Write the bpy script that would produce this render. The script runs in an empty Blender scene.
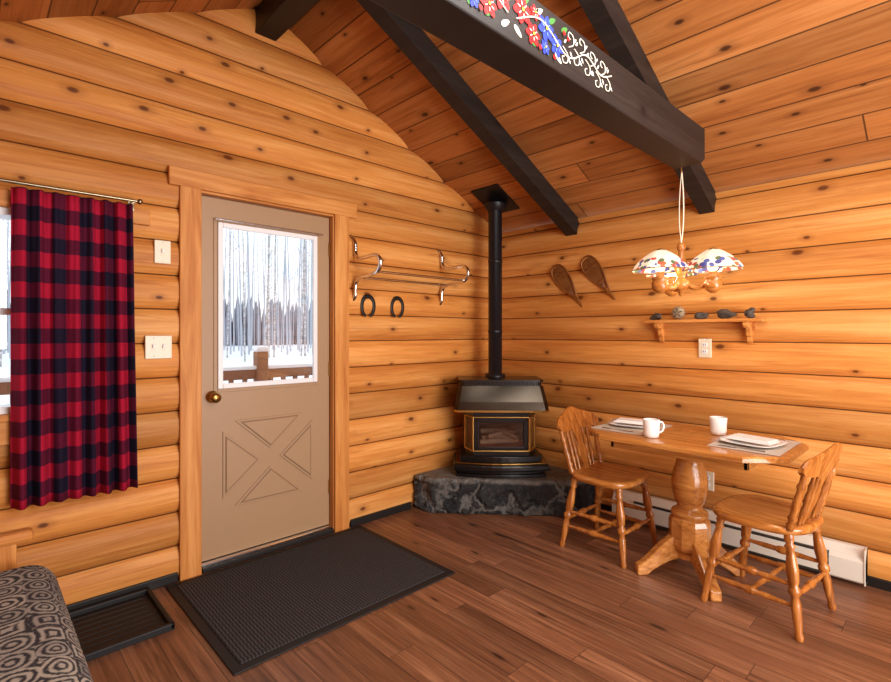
import bpy, bmesh, math, random
from mathutils import Vector, Matrix, Euler
from mathutils import noise as mn
random.seed(7)
pi=math.pi
SC=bpy.context.scene
COL=SC.collection

# ------------------------------------------------------------------ materials
def C(r,g,b):
    def f(v):
        v/=255.0
        return v/12.92 if v<=0.04045 else ((v+0.055)/1.055)**2.4
    return (f(r),f(g),f(b),1.0)

class G:
    def __init__(s,name):
        s.m=bpy.data.materials.new(name); s.m.use_nodes=True
        s.t=s.m.node_tree; s.b=s.t.nodes['Principled BSDF']; s.out=s.t.nodes['Material Output']
    def put(s,sock,v):
        if isinstance(v,bpy.types.NodeSocket): s.t.links.new(v,sock)
        elif v is not None:
            sock.default_value=v
    def n(s,t): return s.t.nodes.new(t)
    def math(s,op,a,b=None,c=None,clamp=False):
        n=s.n('ShaderNodeMath'); n.operation=op; n.use_clamp=clamp
        s.put(n.inputs[0],a)
        if b is not None: s.put(n.inputs[1],b)
        if c is not None: s.put(n.inputs[2],c)
        return n.outputs[0]
    def mix(s,f,a,b,blend='MIX'):
        n=s.n('ShaderNodeMix'); n.data_type='RGBA'; n.blend_type=blend
        s.put(n.inputs[0],f); s.put(n.inputs[6],a); s.put(n.inputs[7],b)
        return n.outputs[2]
    def ramp(s,f,st,interp='LINEAR'):
        n=s.n('ShaderNodeValToRGB'); cr=n.color_ramp; cr.interpolation=interp
        while len(cr.elements)<len(st): cr.elements.new(0.5)
        for e,(p,c) in zip(cr.elements,st): e.position=p; e.color=c
        s.put(n.inputs[0],f); return n.outputs[0]
    def mr(s,v,a,b,c=0.0,d=1.0):
        n=s.n('ShaderNodeMapRange'); s.put(n.inputs[0],v)
        for i,x in enumerate((a,b,c,d)): n.inputs[i+1].default_value=x
        return n.outputs[0]
    def comb(s,x,y,z=0.0):
        n=s.n('ShaderNodeCombineXYZ')
        for i,v in enumerate((x,y,z)): s.put(n.inputs[i],v)
        return n.outputs[0]
    def co(s,kind='Object'):
        n=s.n('ShaderNodeTexCoord'); v=n.outputs[kind]
        q=s.n('ShaderNodeSeparateXYZ'); s.t.links.new(v,q.inputs[0])
        return v,q.outputs[0],q.outputs[1],q.outputs[2]
    def noise(s,vec,scale=5,detail=3,rough=0.5,dist=0.0):
        n=s.n('ShaderNodeTexNoise'); s.put(n.inputs['Vector'],vec)
        n.inputs['Scale'].default_value=scale; n.inputs['Detail'].default_value=detail
        n.inputs['Roughness'].default_value=rough; n.inputs['Distortion'].default_value=dist
        return n.outputs[0]
    def voro(s,vec,scale=1,feature='F1',rnd=1.0,dim='3D'):
        n=s.n('ShaderNodeTexVoronoi'); n.voronoi_dimensions=dim; n.feature=feature
        s.put(n.inputs['Vector'],vec); n.inputs['Scale'].default_value=scale
        n.inputs['Randomness'].default_value=rnd
        return n
    def wn(s,vec,dim='2D'):
        n=s.n('ShaderNodeTexWhiteNoise'); n.noise_dimensions=dim
        if dim=='1D': s.put(n.inputs['W'],vec)
        else: s.put(n.inputs['Vector'],vec)
        return n.outputs[0]
    def bump(s,h,strength=0.3,dist=0.01):
        n=s.n('ShaderNodeBump'); n.inputs['Strength'].default_value=strength
        n.inputs['Distance'].default_value=dist; s.put(n.inputs['Height'],h)
        s.t.links.new(n.outputs[0],s.b.inputs['Normal'])
    def fin(s,col=None,rough=None,metal=None,spec=None,coat=None):
        if col is not None: s.put(s.b.inputs['Base Color'],col)
        if rough is not None: s.put(s.b.inputs['Roughness'],rough)
        if metal is not None: s.put(s.b.inputs['Metallic'],metal)
        if spec is not None: s.put(s.b.inputs['Specular IOR Level'],spec)
        if coat is not None: s.put(s.b.inputs['Coat Weight'],coat)
        return s.m

def plain(name,col,rough=0.5,metal=0.0,spec=0.5,var=0.08,vs=20,emis=0):
    g=G(name); v,x,y,z=g.co()
    nz=g.noise(v,vs,2,0.5)
    d=tuple(max(0,c*(1-var*2)) for c in col[:3])+(1,)
    g.fin(g.mix(nz,col,d),rough,metal,spec)
    if emis:
        g.b.inputs['Emission Color'].default_value=col; g.b.inputs['Emission Strength'].default_value=emis
    return g.m

def board_wood(name,along,across,pitch,cols,knot=(60,25,10),gap=None,rough=0.45,kdens=0.45,val=0.35,blen=None,spec=0.35,kscale=0.36,off=0.0,grain=1.0,gapcol=(28,12,6),fine=34.0,streak=0.0,streakcol=(120,60,24)):
    """knotty board wood: cols = list of 3 colours dark->light"""
    g=G(name); v,x,y,z=g.co(); ax={'X':x,'Y':y,'Z':z}
    a=ax[along]; c=g.math('ADD',ax[across],off)
    cc=g.math('DIVIDE',c,pitch); idn=g.math('FLOOR',cc); fr=g.math('SUBTRACT',cc,idn)
    r1=g.wn(idn,'1D')
    if blen:
        al=g.math('ADD',g.math('DIVIDE',a,blen),g.math('MULTIPLY',r1,7.3)); id2=g.math('FLOOR',al)
        fr2=g.math('SUBTRACT',al,id2)
        r=g.wn(g.comb(idn,id2),'2D')
    else: r=r1; fr2=None
    sh=g.math('MULTIPLY',r,41.0)
    vec=g.comb(g.math('ADD',g.math('MULTIPLY',a,1.6),sh),g.math('MULTIPLY',c,fine),sh)
    gr=g.noise(vec,1.0,6,0.66,1.0)
    vec2=g.comb(g.math('ADD',g.math('MULTIPLY',a,0.55),sh),g.math('MULTIPLY',c,7.0),sh)
    lo=g.noise(vec2,1.0,2,0.5,0.6)
    f=g.math('ADD',g.math('MULTIPLY',gr,0.55*grain),g.math('MULTIPLY',lo,1-0.55*grain))
    col=g.ramp(f,[(0.3,C(*cols[0])),(0.5,C(*cols[1])),(0.7,C(*cols[2]))])
    if streak>0:
        vec3=g.comb(g.math('ADD',g.math('MULTIPLY',a,1.1),sh),g.math('MULTIPLY',c,19.0),g.math('ADD',sh,5.0))
        s3=g.noise(vec3,1.0,4,0.6,1.6)
        col=g.mix(g.mr(s3,0.56,0.72,0,streak),col,C(*streakcol))
    vs=g.mr(r,0,1,1-val,1+val*0.4)
    hs=g.n('ShaderNodeHueSaturation'); g.put(hs.inputs['Color'],col); g.put(hs.inputs['Value'],vs)
    col=hs.outputs[0]
    kv=g.comb(g.math('ADD',g.math('DIVIDE',a,kscale),sh),g.math('ADD',cc,g.math('MULTIPLY',r,0.0)),0.0)
    vo=g.voro(kv,1.0,'F1',0.85,'2D')
    rc=g.n('ShaderNodeSeparateColor'); g.t.links.new(vo.outputs['Color'],rc.inputs[0])
    sz=g.mr(rc.outputs[1],0,1,0.45,1.25)
    kd=g.math('DIVIDE',vo.outputs['Distance'],sz)
    core=g.mr(kd,0.045,0.085,1,0); halo=g.mr(kd,0.07,0.22,1,0)
    on=g.math('LESS_THAN',rc.outputs[0],kdens)
    col=g.mix(g.math('MULTIPLY',g.math('MULTIPLY',halo,on),0.4),col,C(*[int((k+q)/2) for k,q in zip(knot,cols[0])]))
    col=g.mix(g.math('MULTIPLY',g.math('MULTIPLY',core,on),0.85),col,C(*knot))
    h=g.math('MULTIPLY',gr,0.25)
    if gap:
        w=gap
        e=g.math('MINIMUM',fr,g.math('SUBTRACT',1.0,fr))
        gm=g.mr(e,w*0.4,w,1,0)
        if fr2 is not None:
            e2=g.math('MINIMUM',fr2,g.math('SUBTRACT',1.0,fr2))
            k=w*pitch/blen
            gm=g.math('MAXIMUM',gm,g.mr(e2,k*.4,k,1,0))
        col=g.mix(g.math('MULTIPLY',gm,0.8),col,C(*gapcol))
        h=g.math('SUBTRACT',h,g.math('MULTIPLY',gm,1.5))
    g.bump(h,0.35,0.004)
    return g.fin(col,rough,None,spec)

def furn_wood(name,cols,axis='Z',rough=0.3,s=1.0,coat=.25,spec=.5):
    g=G(name); v,x,y,z=g.co()
    sc={'X':(1.5,22,22),'Y':(22,1.5,22),'Z':(22,22,1.5)}[axis]
    vec=g.comb(g.math('MULTIPLY',x,sc[0]*s),g.math('MULTIPLY',y,sc[1]*s),g.math('MULTIPLY',z,sc[2]*s))
    gr=g.noise(vec,1.6,4,0.6,0.8)
    col=g.ramp(gr,[(0.3,C(*cols[0])),(0.52,C(*cols[1])),(0.72,C(*cols[2]))])
    g.bump(gr,0.08,0.002)
    return g.fin(col,rough,None,spec,coat)

PITCH=0.178
pine=[(178,104,44),(212,142,70),(236,176,106)]
kw=dict(knot=(88,40,16),kdens=0.52,val=0.26,rough=0.5,spec=0.22,gap=0.024,gapcol=(58,26,10),grain=0.95,streak=.5,streakcol=(158,82,34),kscale=.32)  # dark log seams: shade in the grooves put into the colour
M_logX=board_wood('log_pine_x','X','Z',PITCH,pine,**kw)
M_logY=board_wood('log_pine_y','Y','Z',PITCH,pine,**kw)
M_ceil=board_wood('ceiling_boards','Y','X',0.165,[(142,82,38),(180,114,58),(204,142,84)],knot=(48,20,9),gap=0.03,rough=0.55,kdens=0.55,val=0.32,blen=4.6,kscale=0.34,spec=0.25,gapcol=(44,20,8),streak=.5,streakcol=(110,54,24))
M_floor=board_wood('floor_planks','Y','X',0.128,[(80,50,34),(130,86,60),(178,130,96)],knot=(44,26,18),gap=0.014,rough=0.36,kdens=0.25,val=0.34,blen=1.25,kscale=0.5,spec=0.42,fine=52.0,gapcol=(44,26,18),grain=1.2,streak=.7,streakcol=(66,38,26))
tr_c=[(178,106,46),(206,138,70),(224,162,96)]
M_trimZ=furn_wood('casing_pine_vertical',tr_c,'Z',0.5,0.6,0,.25)
M_trimX=furn_wood('casing_pine_horizontal',tr_c,'X',0.5,0.6,0,.25)
M_shelf=furn_wood('shelf_pine',[(176,104,44),(206,136,66),(224,158,90)],'Y',0.4,0.6,0.1)
M_black=board_wood('beam_black_stain','X','Z',0.3,[(20,17,16),(33,28,26),(50,43,40)],knot=(12,10,9),rough=0.5,kdens=0.3,val=0.15)
M_chair=furn_wood('honey_oak_chair',[(130,72,26),(170,102,42),(200,134,66)],'Z',0.26)
M_seat=furn_wood('honey_oak_seat',[(142,80,28),(180,112,48),(208,142,72)],'Y',0.24)
M_table=furn_wood('honey_oak_tabletop',[(156,92,40),(194,128,62),(218,156,88)],'Y',0.2)
M_door=plain('door_taupe_paint',C(168,136,102),0.42,0,0.4,0.02)
M_doorR=plain('door_taupe_groove_shade',C(134,104,76),0.45,0,0.4,0.02)  # same taupe paint made darker: outline shade put into the colour
M_white=plain('white_vinyl',C(235,236,238),0.35,0,0.5,0.01)
M_ivory=plain('ivory_plastic',C(232,220,194),0.35,0,0.5,0.01)
M_chrome=plain('chrome',C(225,225,228),0.12,1,0.5,0.02)
M_brass=plain('brass',C(190,152,88),0.28,1,0.5,0.05)
M_iron=plain('black_iron',C(28,26,26),0.45,0.4,0.5,0.1)
M_stoveB=plain('stove_black_enamel',C(18,17,18),0.28,0.2,0.6,0.05)
M_hood=plain('stove_hood_bronze_sheen',C(60,52,42),0.18,0.8,0.6,0.1)  # black hood; its bronze reflection is put into the base colour
M_pipe=plain('stove_pipe_black',C(26,25,30),0.4,0.3,0.5,0.08)
M_ceram=plain('white_ceramic',C(244,242,238),0.18,0,0.5,0.01)
M_napkin=plain('white_napkin',C(242,240,236),0.8,0,0.2,0.02)
M_steel=plain('cutlery_steel',C(200,200,205),0.2,1,0.5,0.02)
M_heater=plain('heater_enamel',C(222,214,198),0.4,0,0.5,0.02)
M_heatD=plain('heater_slot_dark',C(60,56,50),0.5,0.3,0.5,0.02)
M_snow=plain('snow',C(240,244,250),0.8,0,0.2,0.02,0.4)
M_basebd=plain('baseboard_black',C(24,20,18),0.5,0,0.4,0.1)
M_red=plain('paint_red',C(205,30,32),0.5,0,0.3,0.1,60)
M_blue=plain('paint_blue',C(50,70,185),0.5,0,0.3,0.15,60)
M_lblue=plain('paint_light_blue',C(120,150,230),0.5,0,0.3,0.1,60)
M_paintw=plain('paint_cream',C(240,232,215),0.5,0,0.3,0.03,60)
M_green=plain('paint_green',C(70,130,60),0.5,0,0.3,0.1,60)
M_yel=plain('paint_yellow',C(235,200,60),0.5,0,0.3,0.05)

g=G('window_glass'); tr=g.n('ShaderNodeBsdfTransparent'); gl=g.n('ShaderNodeBsdfGlossy'); gl.inputs['Roughness'].default_value=0.02
mx=g.n('ShaderNodeMixShader'); mx.inputs[0].default_value=0.06
g.t.links.new(tr.outputs[0],mx.inputs[1]); g.t.links.new(gl.outputs[0],mx.inputs[2]); g.t.links.new(mx.outputs[0],g.out.inputs[0]); M_glass=g.m

# buffalo plaid from UV
g=G('buffalo_plaid'); v,u_,v_,_z=g.co('UV')
p=0.066
def chk(q):
    return g.math('GREATER_THAN',g.math('FRACT',g.math('DIVIDE',q,2*p)),0.5)
a=chk(u_); b=chk(v_); s_=g.math('MULTIPLY',g.math('ADD',a,b),0.5)
col=g.ramp(s_,[(0.0,C(168,26,54)),(0.3,C(88,22,46)),(0.8,C(28,24,42))],'CONSTANT')
wv=g.math('SINE',g.math('MULTIPLY',g.math('ADD',u_,v_),2400.0))
col=g.mix(g.mr(wv,-1,1,0,0.12),col,C(10,8,14))
M_plaid=g.fin(col,0.9,None,0.1)

# slate hearth
g=G('slate_masonry'); v,x,y,z=g.co()
dn=g.n('ShaderNodeTexNoise'); g.put(dn.inputs['Vector'],v); dn.inputs['Scale'].default_value=7; dn.inputs['Detail'].default_value=5
vm=g.n('ShaderNodeVectorMath'); vm.operation='MULTIPLY_ADD'; g.put(vm.inputs[0],dn.outputs['Color']); vm.inputs[1].default_value=(.3,.3,.3); g.put(vm.inputs[2],v)
ve=g.voro(vm.outputs[0],2.7,'DISTANCE_TO_EDGE'); vc=g.voro(vm.outputs[0],2.7,'F1')
mort=g.mr(ve.outputs['Distance'],0.015,0.06,1,0)
st=g.noise(v,24,7,0.72,1.6); st2=g.noise(v,7,5,0.7,1.2)
sc=g.n('ShaderNodeSeparateColor'); g.t.links.new(vc.outputs['Color'],sc.inputs[0])
base=g.mix(sc.outputs[0],C(26,27,30),C(56,57,58))
base=g.mix(g.mr(g.math('ADD',g.math('MULTIPLY',st,.6),g.math('MULTIPLY',st2,.4)),0.53,0.68,0,.8),base,C(124,126,124))
mc=g.mix(st,C(176,172,164),C(96,94,90))
topm=g.mr(z,0.215,0.235,0,1)
col=g.mix(g.math('MAXIMUM',g.math('MULTIPLY',mort,.6),g.math('MULTIPLY',topm,g.mr(st,.35,.6,.4,.9))),base,mc)
g.bump(g.math('ADD',g.mr(ve.outputs['Distance'],0,0.12),g.math('MULTIPLY',st,1.0)),1.0,0.035)
M_slate=g.fin(col,0.5,None,0.5)

# ribbed mat
g=G('ribbed_rubber_mat'); v,x,y,z=g.co()
rb=g.math('SINE',g.math('MULTIPLY',g.math('ADD',x,g.math('MULTIPLY',g.math('SINE',g.math('MULTIPLY',y,160.)),.0015)),420.0))
nz=g.noise(v,90,3,0.7)
col=g.mix(g.math('MULTIPLY',g.mr(rb,-1,1),nz),C(34,33,35),C(92,89,90))
g.bump(rb,0.4,0.003); M_mat=g.fin(col,0.85,None,0.2)
M_rub=plain('black_rubber',C(24,23,25),0.6,0,0.4,0.1,40)

# couch upholstery
g=G('patterned_upholstery'); v,x,y,z=g.co()
w=0.095
dn=g.n('ShaderNodeTexNoise'); g.put(dn.inputs['Vector'],v); dn.inputs['Scale'].default_value=12
dq=g.n('ShaderNodeSeparateColor'); g.t.links.new(dn.outputs['Color'],dq.inputs[0])
pa=g.math('ADD',g.math('DIVIDE',y,w),g.math('MULTIPLY',dq.outputs[0],.25)); pb=g.math('ADD',g.math('DIVIDE',g.math('SUBTRACT',x,z),w),g.math('MULTIPLY',dq.outputs[1],.25))
ia=g.math('FLOOR',pa); ib=g.math('FLOOR',pb)
fa=g.math('SUBTRACT',g.math('SUBTRACT',pa,ia),0.5); fb=g.math('SUBTRACT',g.math('SUBTRACT',pb,ib),0.5)
rad=g.math('SQRT',g.math('ADD',g.math('MULTIPLY',fa,fa),g.math('MULTIPLY',fb,fb)))
sq=g.math('MAXIMUM',g.math('ABSOLUTE',fa),g.math('ABSOLUTE',fb))
rn=g.wn(g.comb(ia,ib),'2D'); isr=g.math('GREATER_THAN',rn,0.45)
dd=g.math('ADD',g.math('MULTIPLY',rad,isr),g.math('MULTIPLY',sq,g.math('SUBTRACT',1.0,isr)))
rng=g.math('SINE',g.math('MULTIPLY',dd,g.mr(rn,0,1,22,32)))
nn=g.noise(v,55,3,0.7,0.5)
k=g.mr(g.math('ADD',rng,g.math('MULTIPLY',g.math('SUBTRACT',nn,0.5),4.0)),-0.7,0.7)
light=g.mix(g.wn(g.comb(ib,ia),'2D'),C(128,124,120),C(184,176,162))
col=g.mix(k,C(56,54,58),light)
M_uph=g.fin(col,0.85,None,0.15)

# painted-glass lamp shade
g=G('floral_lamp_shade'); v,x,y,z=g.co()
vo=g.voro(v,34,'F1'); q=g.n('ShaderNodeSeparateColor'); g.t.links.new(vo.outputs['Color'],q.inputs[0])
nz=g.noise(v,80,3,0.7)
fc=g.ramp(q.outputs[0],[(0,C(176,44,36)),(0.22,C(36,52,140)),(0.48,C(190,92,44)),(0.6,C(74,104,60)),(0.74,C(180,60,52)),(0.86,C(60,84,160))],'CONSTANT')
dth=g.math('ADD',vo.outputs['Distance'],g.math('MULTIPLY',g.math('SUBTRACT',nz,.5),.6))
band=g.math('MULTIPLY',g.math('LESS_THAN',z,-0.045),g.math('LESS_THAN',dth,0.52))
col=g.mix(g.math('MULTIPLY',band,.95),C(246,238,224),fc)
rim=g.math('LESS_THAN',z,-0.0985); col=g.mix(rim,col,C(110,80,52))
g.fin(col,0.3,None,0.5)
tl=g.n('ShaderNodeBsdfTranslucent'); g.put(tl.inputs[0],col); ms=g.n('ShaderNodeMixShader'); ms.inputs[0].default_value=0.16
g.t.links.new(g.b.outputs[0],ms.inputs[1]); g.t.links.new(tl.outputs[0],ms.inputs[2]); g.t.links.new(ms.outputs[0],g.out.inputs[0]); M_shade=g.m
M_bulb=plain('lamp_bulb',C(255,214,150),0.4,0,0.5,0,1,10)

# placemat weave
g=G('woven_placemat'); v,x,y,z=g.co()
wv=g.math('MULTIPLY',g.math('SINE',g.math('MULTIPLY',x,700.)),g.math('SINE',g.math('MULTIPLY',y,700.)))
M_pmat=g.fin(g.mix(g.mr(wv,-1,1),C(222,216,204),C(176,166,150)),0.8,None,0.2)
g=G('rock'); v,x,y,z=g.co(); st=g.noise(v,30,5,0.7,1); g.bump(st,0.6,0.01)
M_rock=g.fin(g.ramp(st,[(0.3,C(40,38,38)),(0.6,C(92,84,76)),(0.8,C(150,138,120))]),0.7)
g=G('birch_bark'); v,x,y,z=g.co()
bn=g.noise(g.comb(g.math('MULTIPLY',x,2),g.math('MULTIPLY',y,2),g.math('MULTIPLY',z,9)),1,3,0.6)
M_bark=g.fin(g.ramp(bn,[(0.42,C(150,146,144)),(0.6,C(210,210,212))]),0.8)
M_bark2=plain('hazy_birch_bark',C(196,202,212),0.9,0,0.1,0.08,0.8)  # far trunks: distance haze mixed into the bark colour
M_ever=plain('distant_woods',C(160,167,178),0.9,0,0.1,0.12,0.8)  # pale grey-blue has the distance haze painted in
M_log=plain('charred_log',C(130,102,84),0.8,0,0.2,0.3,30)
M_ember=plain('ember_bed',C(150,70,50),0.8,0,0.2,0.3,60)
M_snsh=furn_wood('snowshoe_wood',[(96,52,16),(134,78,28),(158,98,44)],'Z',0.4)

# ------------------------------------------------------------------ mesh builder
class B:
    def __init__(s): s.v=[]; s.f=[]; s.mi=[]; s.sm=[]; s.mats=[]
    def _m(s,mat):
        if mat not in s.mats: s.mats.append(mat)
        return s.mats.index(mat)
    def add(s,vs,fs,mat,smooth=False,mtx=None):
        o=len(s.v); k=s._m(mat)
        for p in vs:
            p=Vector(p)
            if mtx is not None: p=mtx@p
            s.v.append(p)
        for f in fs: s.f.append([i+o for i in f]); s.mi.append(k); s.sm.append(smooth)
    def box(s,lo,hi,mat,bev=0.0,mtx=None,seg=2):
        bm=bmesh.new(); bmesh.ops.create_cube(bm,size=1.0)
        for v in bm.verts:
            v.co=Vector([(lo[i]+hi[i])/2+v.co[i]*(hi[i]-lo[i]) for i in range(3)])
        if bev>0: bmesh.ops.bevel(bm,geom=bm.edges[:],offset=bev,segments=seg,profile=0.5,affect='EDGES')
        bm.verts.index_update()
        s.add([v.co.copy() for v in bm.verts],[[v.index for v in f.verts] for f in bm.faces],mat,False,mtx); bm.free()
    def tube(s,pts,rad,mat,seg=10,caps=True,closed=False,mtx=None,flat=1.0,up=None):
        pts=[Vector(p) for p in pts]; n=len(pts)
        if not isinstance(rad,(list,tuple)): rad=[rad]*n
        vs=[];fs=[]; prev=None
        for i,p in enumerate(pts):
            if closed: t=(pts[(i+1)%n]-pts[i-1])
            else: t=pts[min(i+1,n-1)]-pts[max(i-1,0)]
            t.normalize()
            if prev is None:
                r=up if up is not None else (Vector((0,0,1)) if abs(t.z)<0.9 else Vector((1,0,0)))
                nx=t.cross(r).normalized()
            else:
                nx=(prev-t*prev.dot(t)).normalized()
            prev=nx; ny=t.cross(nx)
            for k in range(seg):
                a=2*pi*k/seg
                vs.append(p+nx*math.cos(a)*rad[i]+ny*math.sin(a)*rad[i]*flat)
        m=n if closed else n-1
        for i in range(m):
            j=(i+1)%n
            for k in range(seg):
                k2=(k+1)%seg
                fs.append([i*seg+k,i*seg+k2,j*seg+k2,j*seg+k])
        s.add(vs,fs,mat,True,mtx)
        if caps and not closed:
            s.add(vs[:seg],[list(range(seg))[::-1]],mat,False,mtx)
            s.add(vs[-seg:],[list(range(seg))],mat,False,mtx)
    def lathe(s,prof,mat,o=(0,0,0),seg=24,mtx=None,cap=True,wob=None):
        o=Vector(o); vs=[];fs=[]
        for r,z in prof:
            for k in range(seg):
                a=2*pi*k/seg; rr=r*(wob(a) if wob else 1)
                vs.append(o+Vector((rr*math.cos(a),rr*math.sin(a),z)))
        for i in range(len(prof)-1):
            for k in range(seg):
                k2=(k+1)%seg; fs.append([i*seg+k,i*seg+k2,(i+1)*seg+k2,(i+1)*seg+k])
        s.add(vs,fs,mat,seg>10,mtx)
        if cap:
            s.add(vs[:seg],[list(range(seg))[::-1]],mat,False,mtx); s.add(vs[-seg:],[list(range(seg))],mat,False,mtx)
    def loft(s,rings,mat,smooth=True,cap=True,mtx=None):
        n=len(rings[0]); vs=[p for r in rings for p in r]; fs=[]
        for i in range(len(rings)-1):
            for k in range(n):
                k2=(k+1)%n; fs.append([i*n+k,i*n+k2,(i+1)*n+k2,(i+1)*n+k])
        s.add(vs,fs,mat,smooth,mtx)
        if cap:
            s.add(rings[0],[list(range(n))[::-1]],mat,False,mtx); s.add(rings[-1],[list(range(n))],mat,False,mtx)
    def prism(s,poly,z0,z1,mat,mtx=None,bev=0.0):
        bm=bmesh.new(); a=[bm.verts.new((p[0],p[1],z0)) for p in poly]; b=[bm.verts.new((p[0],p[1],z1)) for p in poly]
        n=len(poly); bm.faces.new(a[::-1]); bm.faces.new(b)
        for i in range(n): bm.faces.new([a[i],a[(i+1)%n],b[(i+1)%n],b[i]])
        bmesh.ops.recalc_face_normals(bm,faces=bm.faces[:])
        if bev>0: bmesh.ops.bevel(bm,geom=bm.edges[:],offset=bev,segments=2,profile=0.5,affect='EDGES')
        bm.verts.index_update()
        s.add([v.co.copy() for v in bm.verts],[[v.index for v in f.verts] for f in bm.faces],mat,False,mtx); bm.free()
    def sphere(s,c,r,mat,seg=16,sc=(1,1,1),mtx=None):
        n=seg//2
        vs=[];fs=[]
        for i in range(n+1):
            th=pi*i/n
            for k in range(seg):
                a=2*pi*k/seg
                vs.append((c[0]+r*sc[0]*math.sin(th)*math.cos(a),c[1]+r*sc[1]*math.sin(th)*math.sin(a),c[2]-r*sc[2]*math.cos(th)))
        for i in range(n):
            for k in range(seg):
                k2=(k+1)%seg; fs.append([i*seg+k,i*seg+k2,(i+1)*seg+k2,(i+1)*seg+k])
        s.add(vs,fs,mat,True,mtx)
    def done(s,name,loc=(0,0,0),rotz=0.0,uv=None):
        me=bpy.data.meshes.new(name); me.from_pydata([tuple(v) for v in s.v],[],s.f)
        for m in s.mats: me.materials.append(m)
        for p,k,q in zip(me.polygons,s.mi,s.sm): p.material_index=k; p.use_smooth=q
        if uv:
            l=me.uv_layers.new(name='UVMap')
            for lp in me.loops: l.data[lp.index].uv=uv[lp.vertex_index]
        me.update()
        ob=bpy.data.objects.new(name,me); ob.location=loc; ob.rotation_euler=(0,0,rotz); COL.objects.link(ob)
        return ob
def copy(ob,loc,rotz=0,name=None):
    o=bpy.data.objects.new(name or ob.name,ob.data); o.location=loc; o.rotation_euler=(0,0,rotz); COL.objects.link(o); return o
def smoothpath(pts,n=8,closed=False):
    P=[Vector(p) for p in pts]; out=[]; N=len(P)
    rng=N if closed else N-1
    for i in range(rng):
        if closed: a,b,c,d=P[i-1],P[i],P[(i+1)%N],P[(i+2)%N]
        else: a,b,c,d=P[max(i-1,0)],P[i],P[i+1],P[min(i+2,N-1)]
        for k in range(n):
            t=k/n
            out.append(0.5*((2*b)+(c-a)*t+(2*a-5*b+4*c-d)*t*t+(3*b-a-3*c+d)*t**3))
    if not closed: out.append(P[-1])
    return out

# ------------------------------------------------------------------ room
RX=-2.12; EAVE=2.17; SL=0.495; WX=2*RX; SY=-5.6
def ceil_z(x): return EAVE+SL*(-x if x>RX else (x-WX))
RZ=ceil_z(RX)
NS=10; BUL=0.034
def bulge(f): return BUL*(1-abs(2*f-1)**3.2)
def log_wall(name,axis,pos,sgn,a0,a1,openings,mat,ztop,clip=None):
    b=B(); vs=[];fs=[]
    nlog=int(math.ceil(ztop/PITCH))
    zs=[]
    for i in range(nlog):
        for k in range(NS):
            f=.5-.5*math.cos(pi*k/NS)
            zs.append(((i+f)*PITCH,bulge(f)))
    zs.append((nlog*PITCH,0.0))
    for i in range(len(zs)-1):
        z0,d0=zs[i]; z1,d1=zs[i+1]; zc=(z0+z1)/2
        if z0>=ztop: break
        segs=[(a0,a1)]
        if clip:
            lo,hi=clip(z0); 
            if hi-lo<0.02: continue
            segs=[(max(a0,lo),min(a1,hi))]
        for (oa,ob,oz0,oz1) in openings:
            if oz0<zc<oz1:
                ns=[]
                for p,q in segs:
                    if q<=oa or p>=ob: ns.append((p,q)); continue
                    if p<oa: ns.append((p,oa))
                    if q>ob: ns.append((ob,q))
                segs=ns
        for p,q in segs:
            o=len(vs)
            if axis=='X': vs+=[(p,pos+sgn*d0,z0),(q,pos+sgn*d0,z0),(q,pos+sgn*d1,z1),(p,pos+sgn*d1,z1)]
            else: vs+=[(pos+sgn*d0,p,z0),(pos+sgn*d0,q,z0),(pos+sgn*d1,q,z1),(pos+sgn*d1,p,z1)]
            fs.append([o,o+1,o+2,o+3])
    b.add(vs,fs,mat,False)
    return b
def gclip(z):
    if z<=EAVE: return (WX,0)
    d=(z-EAVE)/SL
    return (WX+d,-d)
DX0,DX1,DZ=-2.48,-1.672,2.06
WO=(-4.0,-2.92,0.95,1.84)
b=log_wall('n','X',0.0,-1,WX,0.0,[(DX0-0.03,DX1+0.03,-1,DZ+0.03),(WO[0],WO[1],WO[2],WO[3])],M_logX,RZ,gclip)
b.done('wall_north')
log_wall('e','Y',0.0,-1,SY,0.0,[],M_logY,EAVE).done('wall_east')
log_wall('w','Y',WX,1,SY,0.0,[],M_logY,EAVE).done('wall_west')
log_wall('s','X',SY,1,WX,0.0,[],M_logX,RZ,gclip).done('wall_south')
b=B(); b.box((WX-0.1,SY-0.1,-0.08),(0.1,0.14,0.0),M_floor); b.done('floor')
b=B()
for (xa,xb) in ((RX,0.12),(WX-0.12,RX)):
    za=RZ if xa==RX else ceil_z(WX)-SL*0.12; zb=RZ if xb==RX else EAVE-SL*0.12
    y0,y1=SY-0.05,0.3; t=0.08
    vs=[(xa,y0,za),(xb,y0,zb),(xb,y1,zb),(xa,y1,za),(xa,y0,za+t),(xb,y0,zb+t),(xb,y1,zb+t),(xa,y1,za+t)]
    b.add(vs,[[0,1,2,3],[4,7,6,5],[0,4,5,1],[1,5,6,2],[2,6,7,3],[3,7,4,0]],M_ceil)
b.done('ceiling')
b=B(); b.box((DX1+0.13,-0.045,0),(-1.02,-0.005,0.05),M_basebd,0.004); b.box((WX+0.03,-0.045,0),(DX0-0.12,-0.005,0.05),M_basebd,0.004); b.done('baseboard_north')
b=B(); b.box((-0.045,SY+.05,0),(-0.005,-1.03,0.05),M_basebd,0.004); b.done('baseboard_east')
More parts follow.
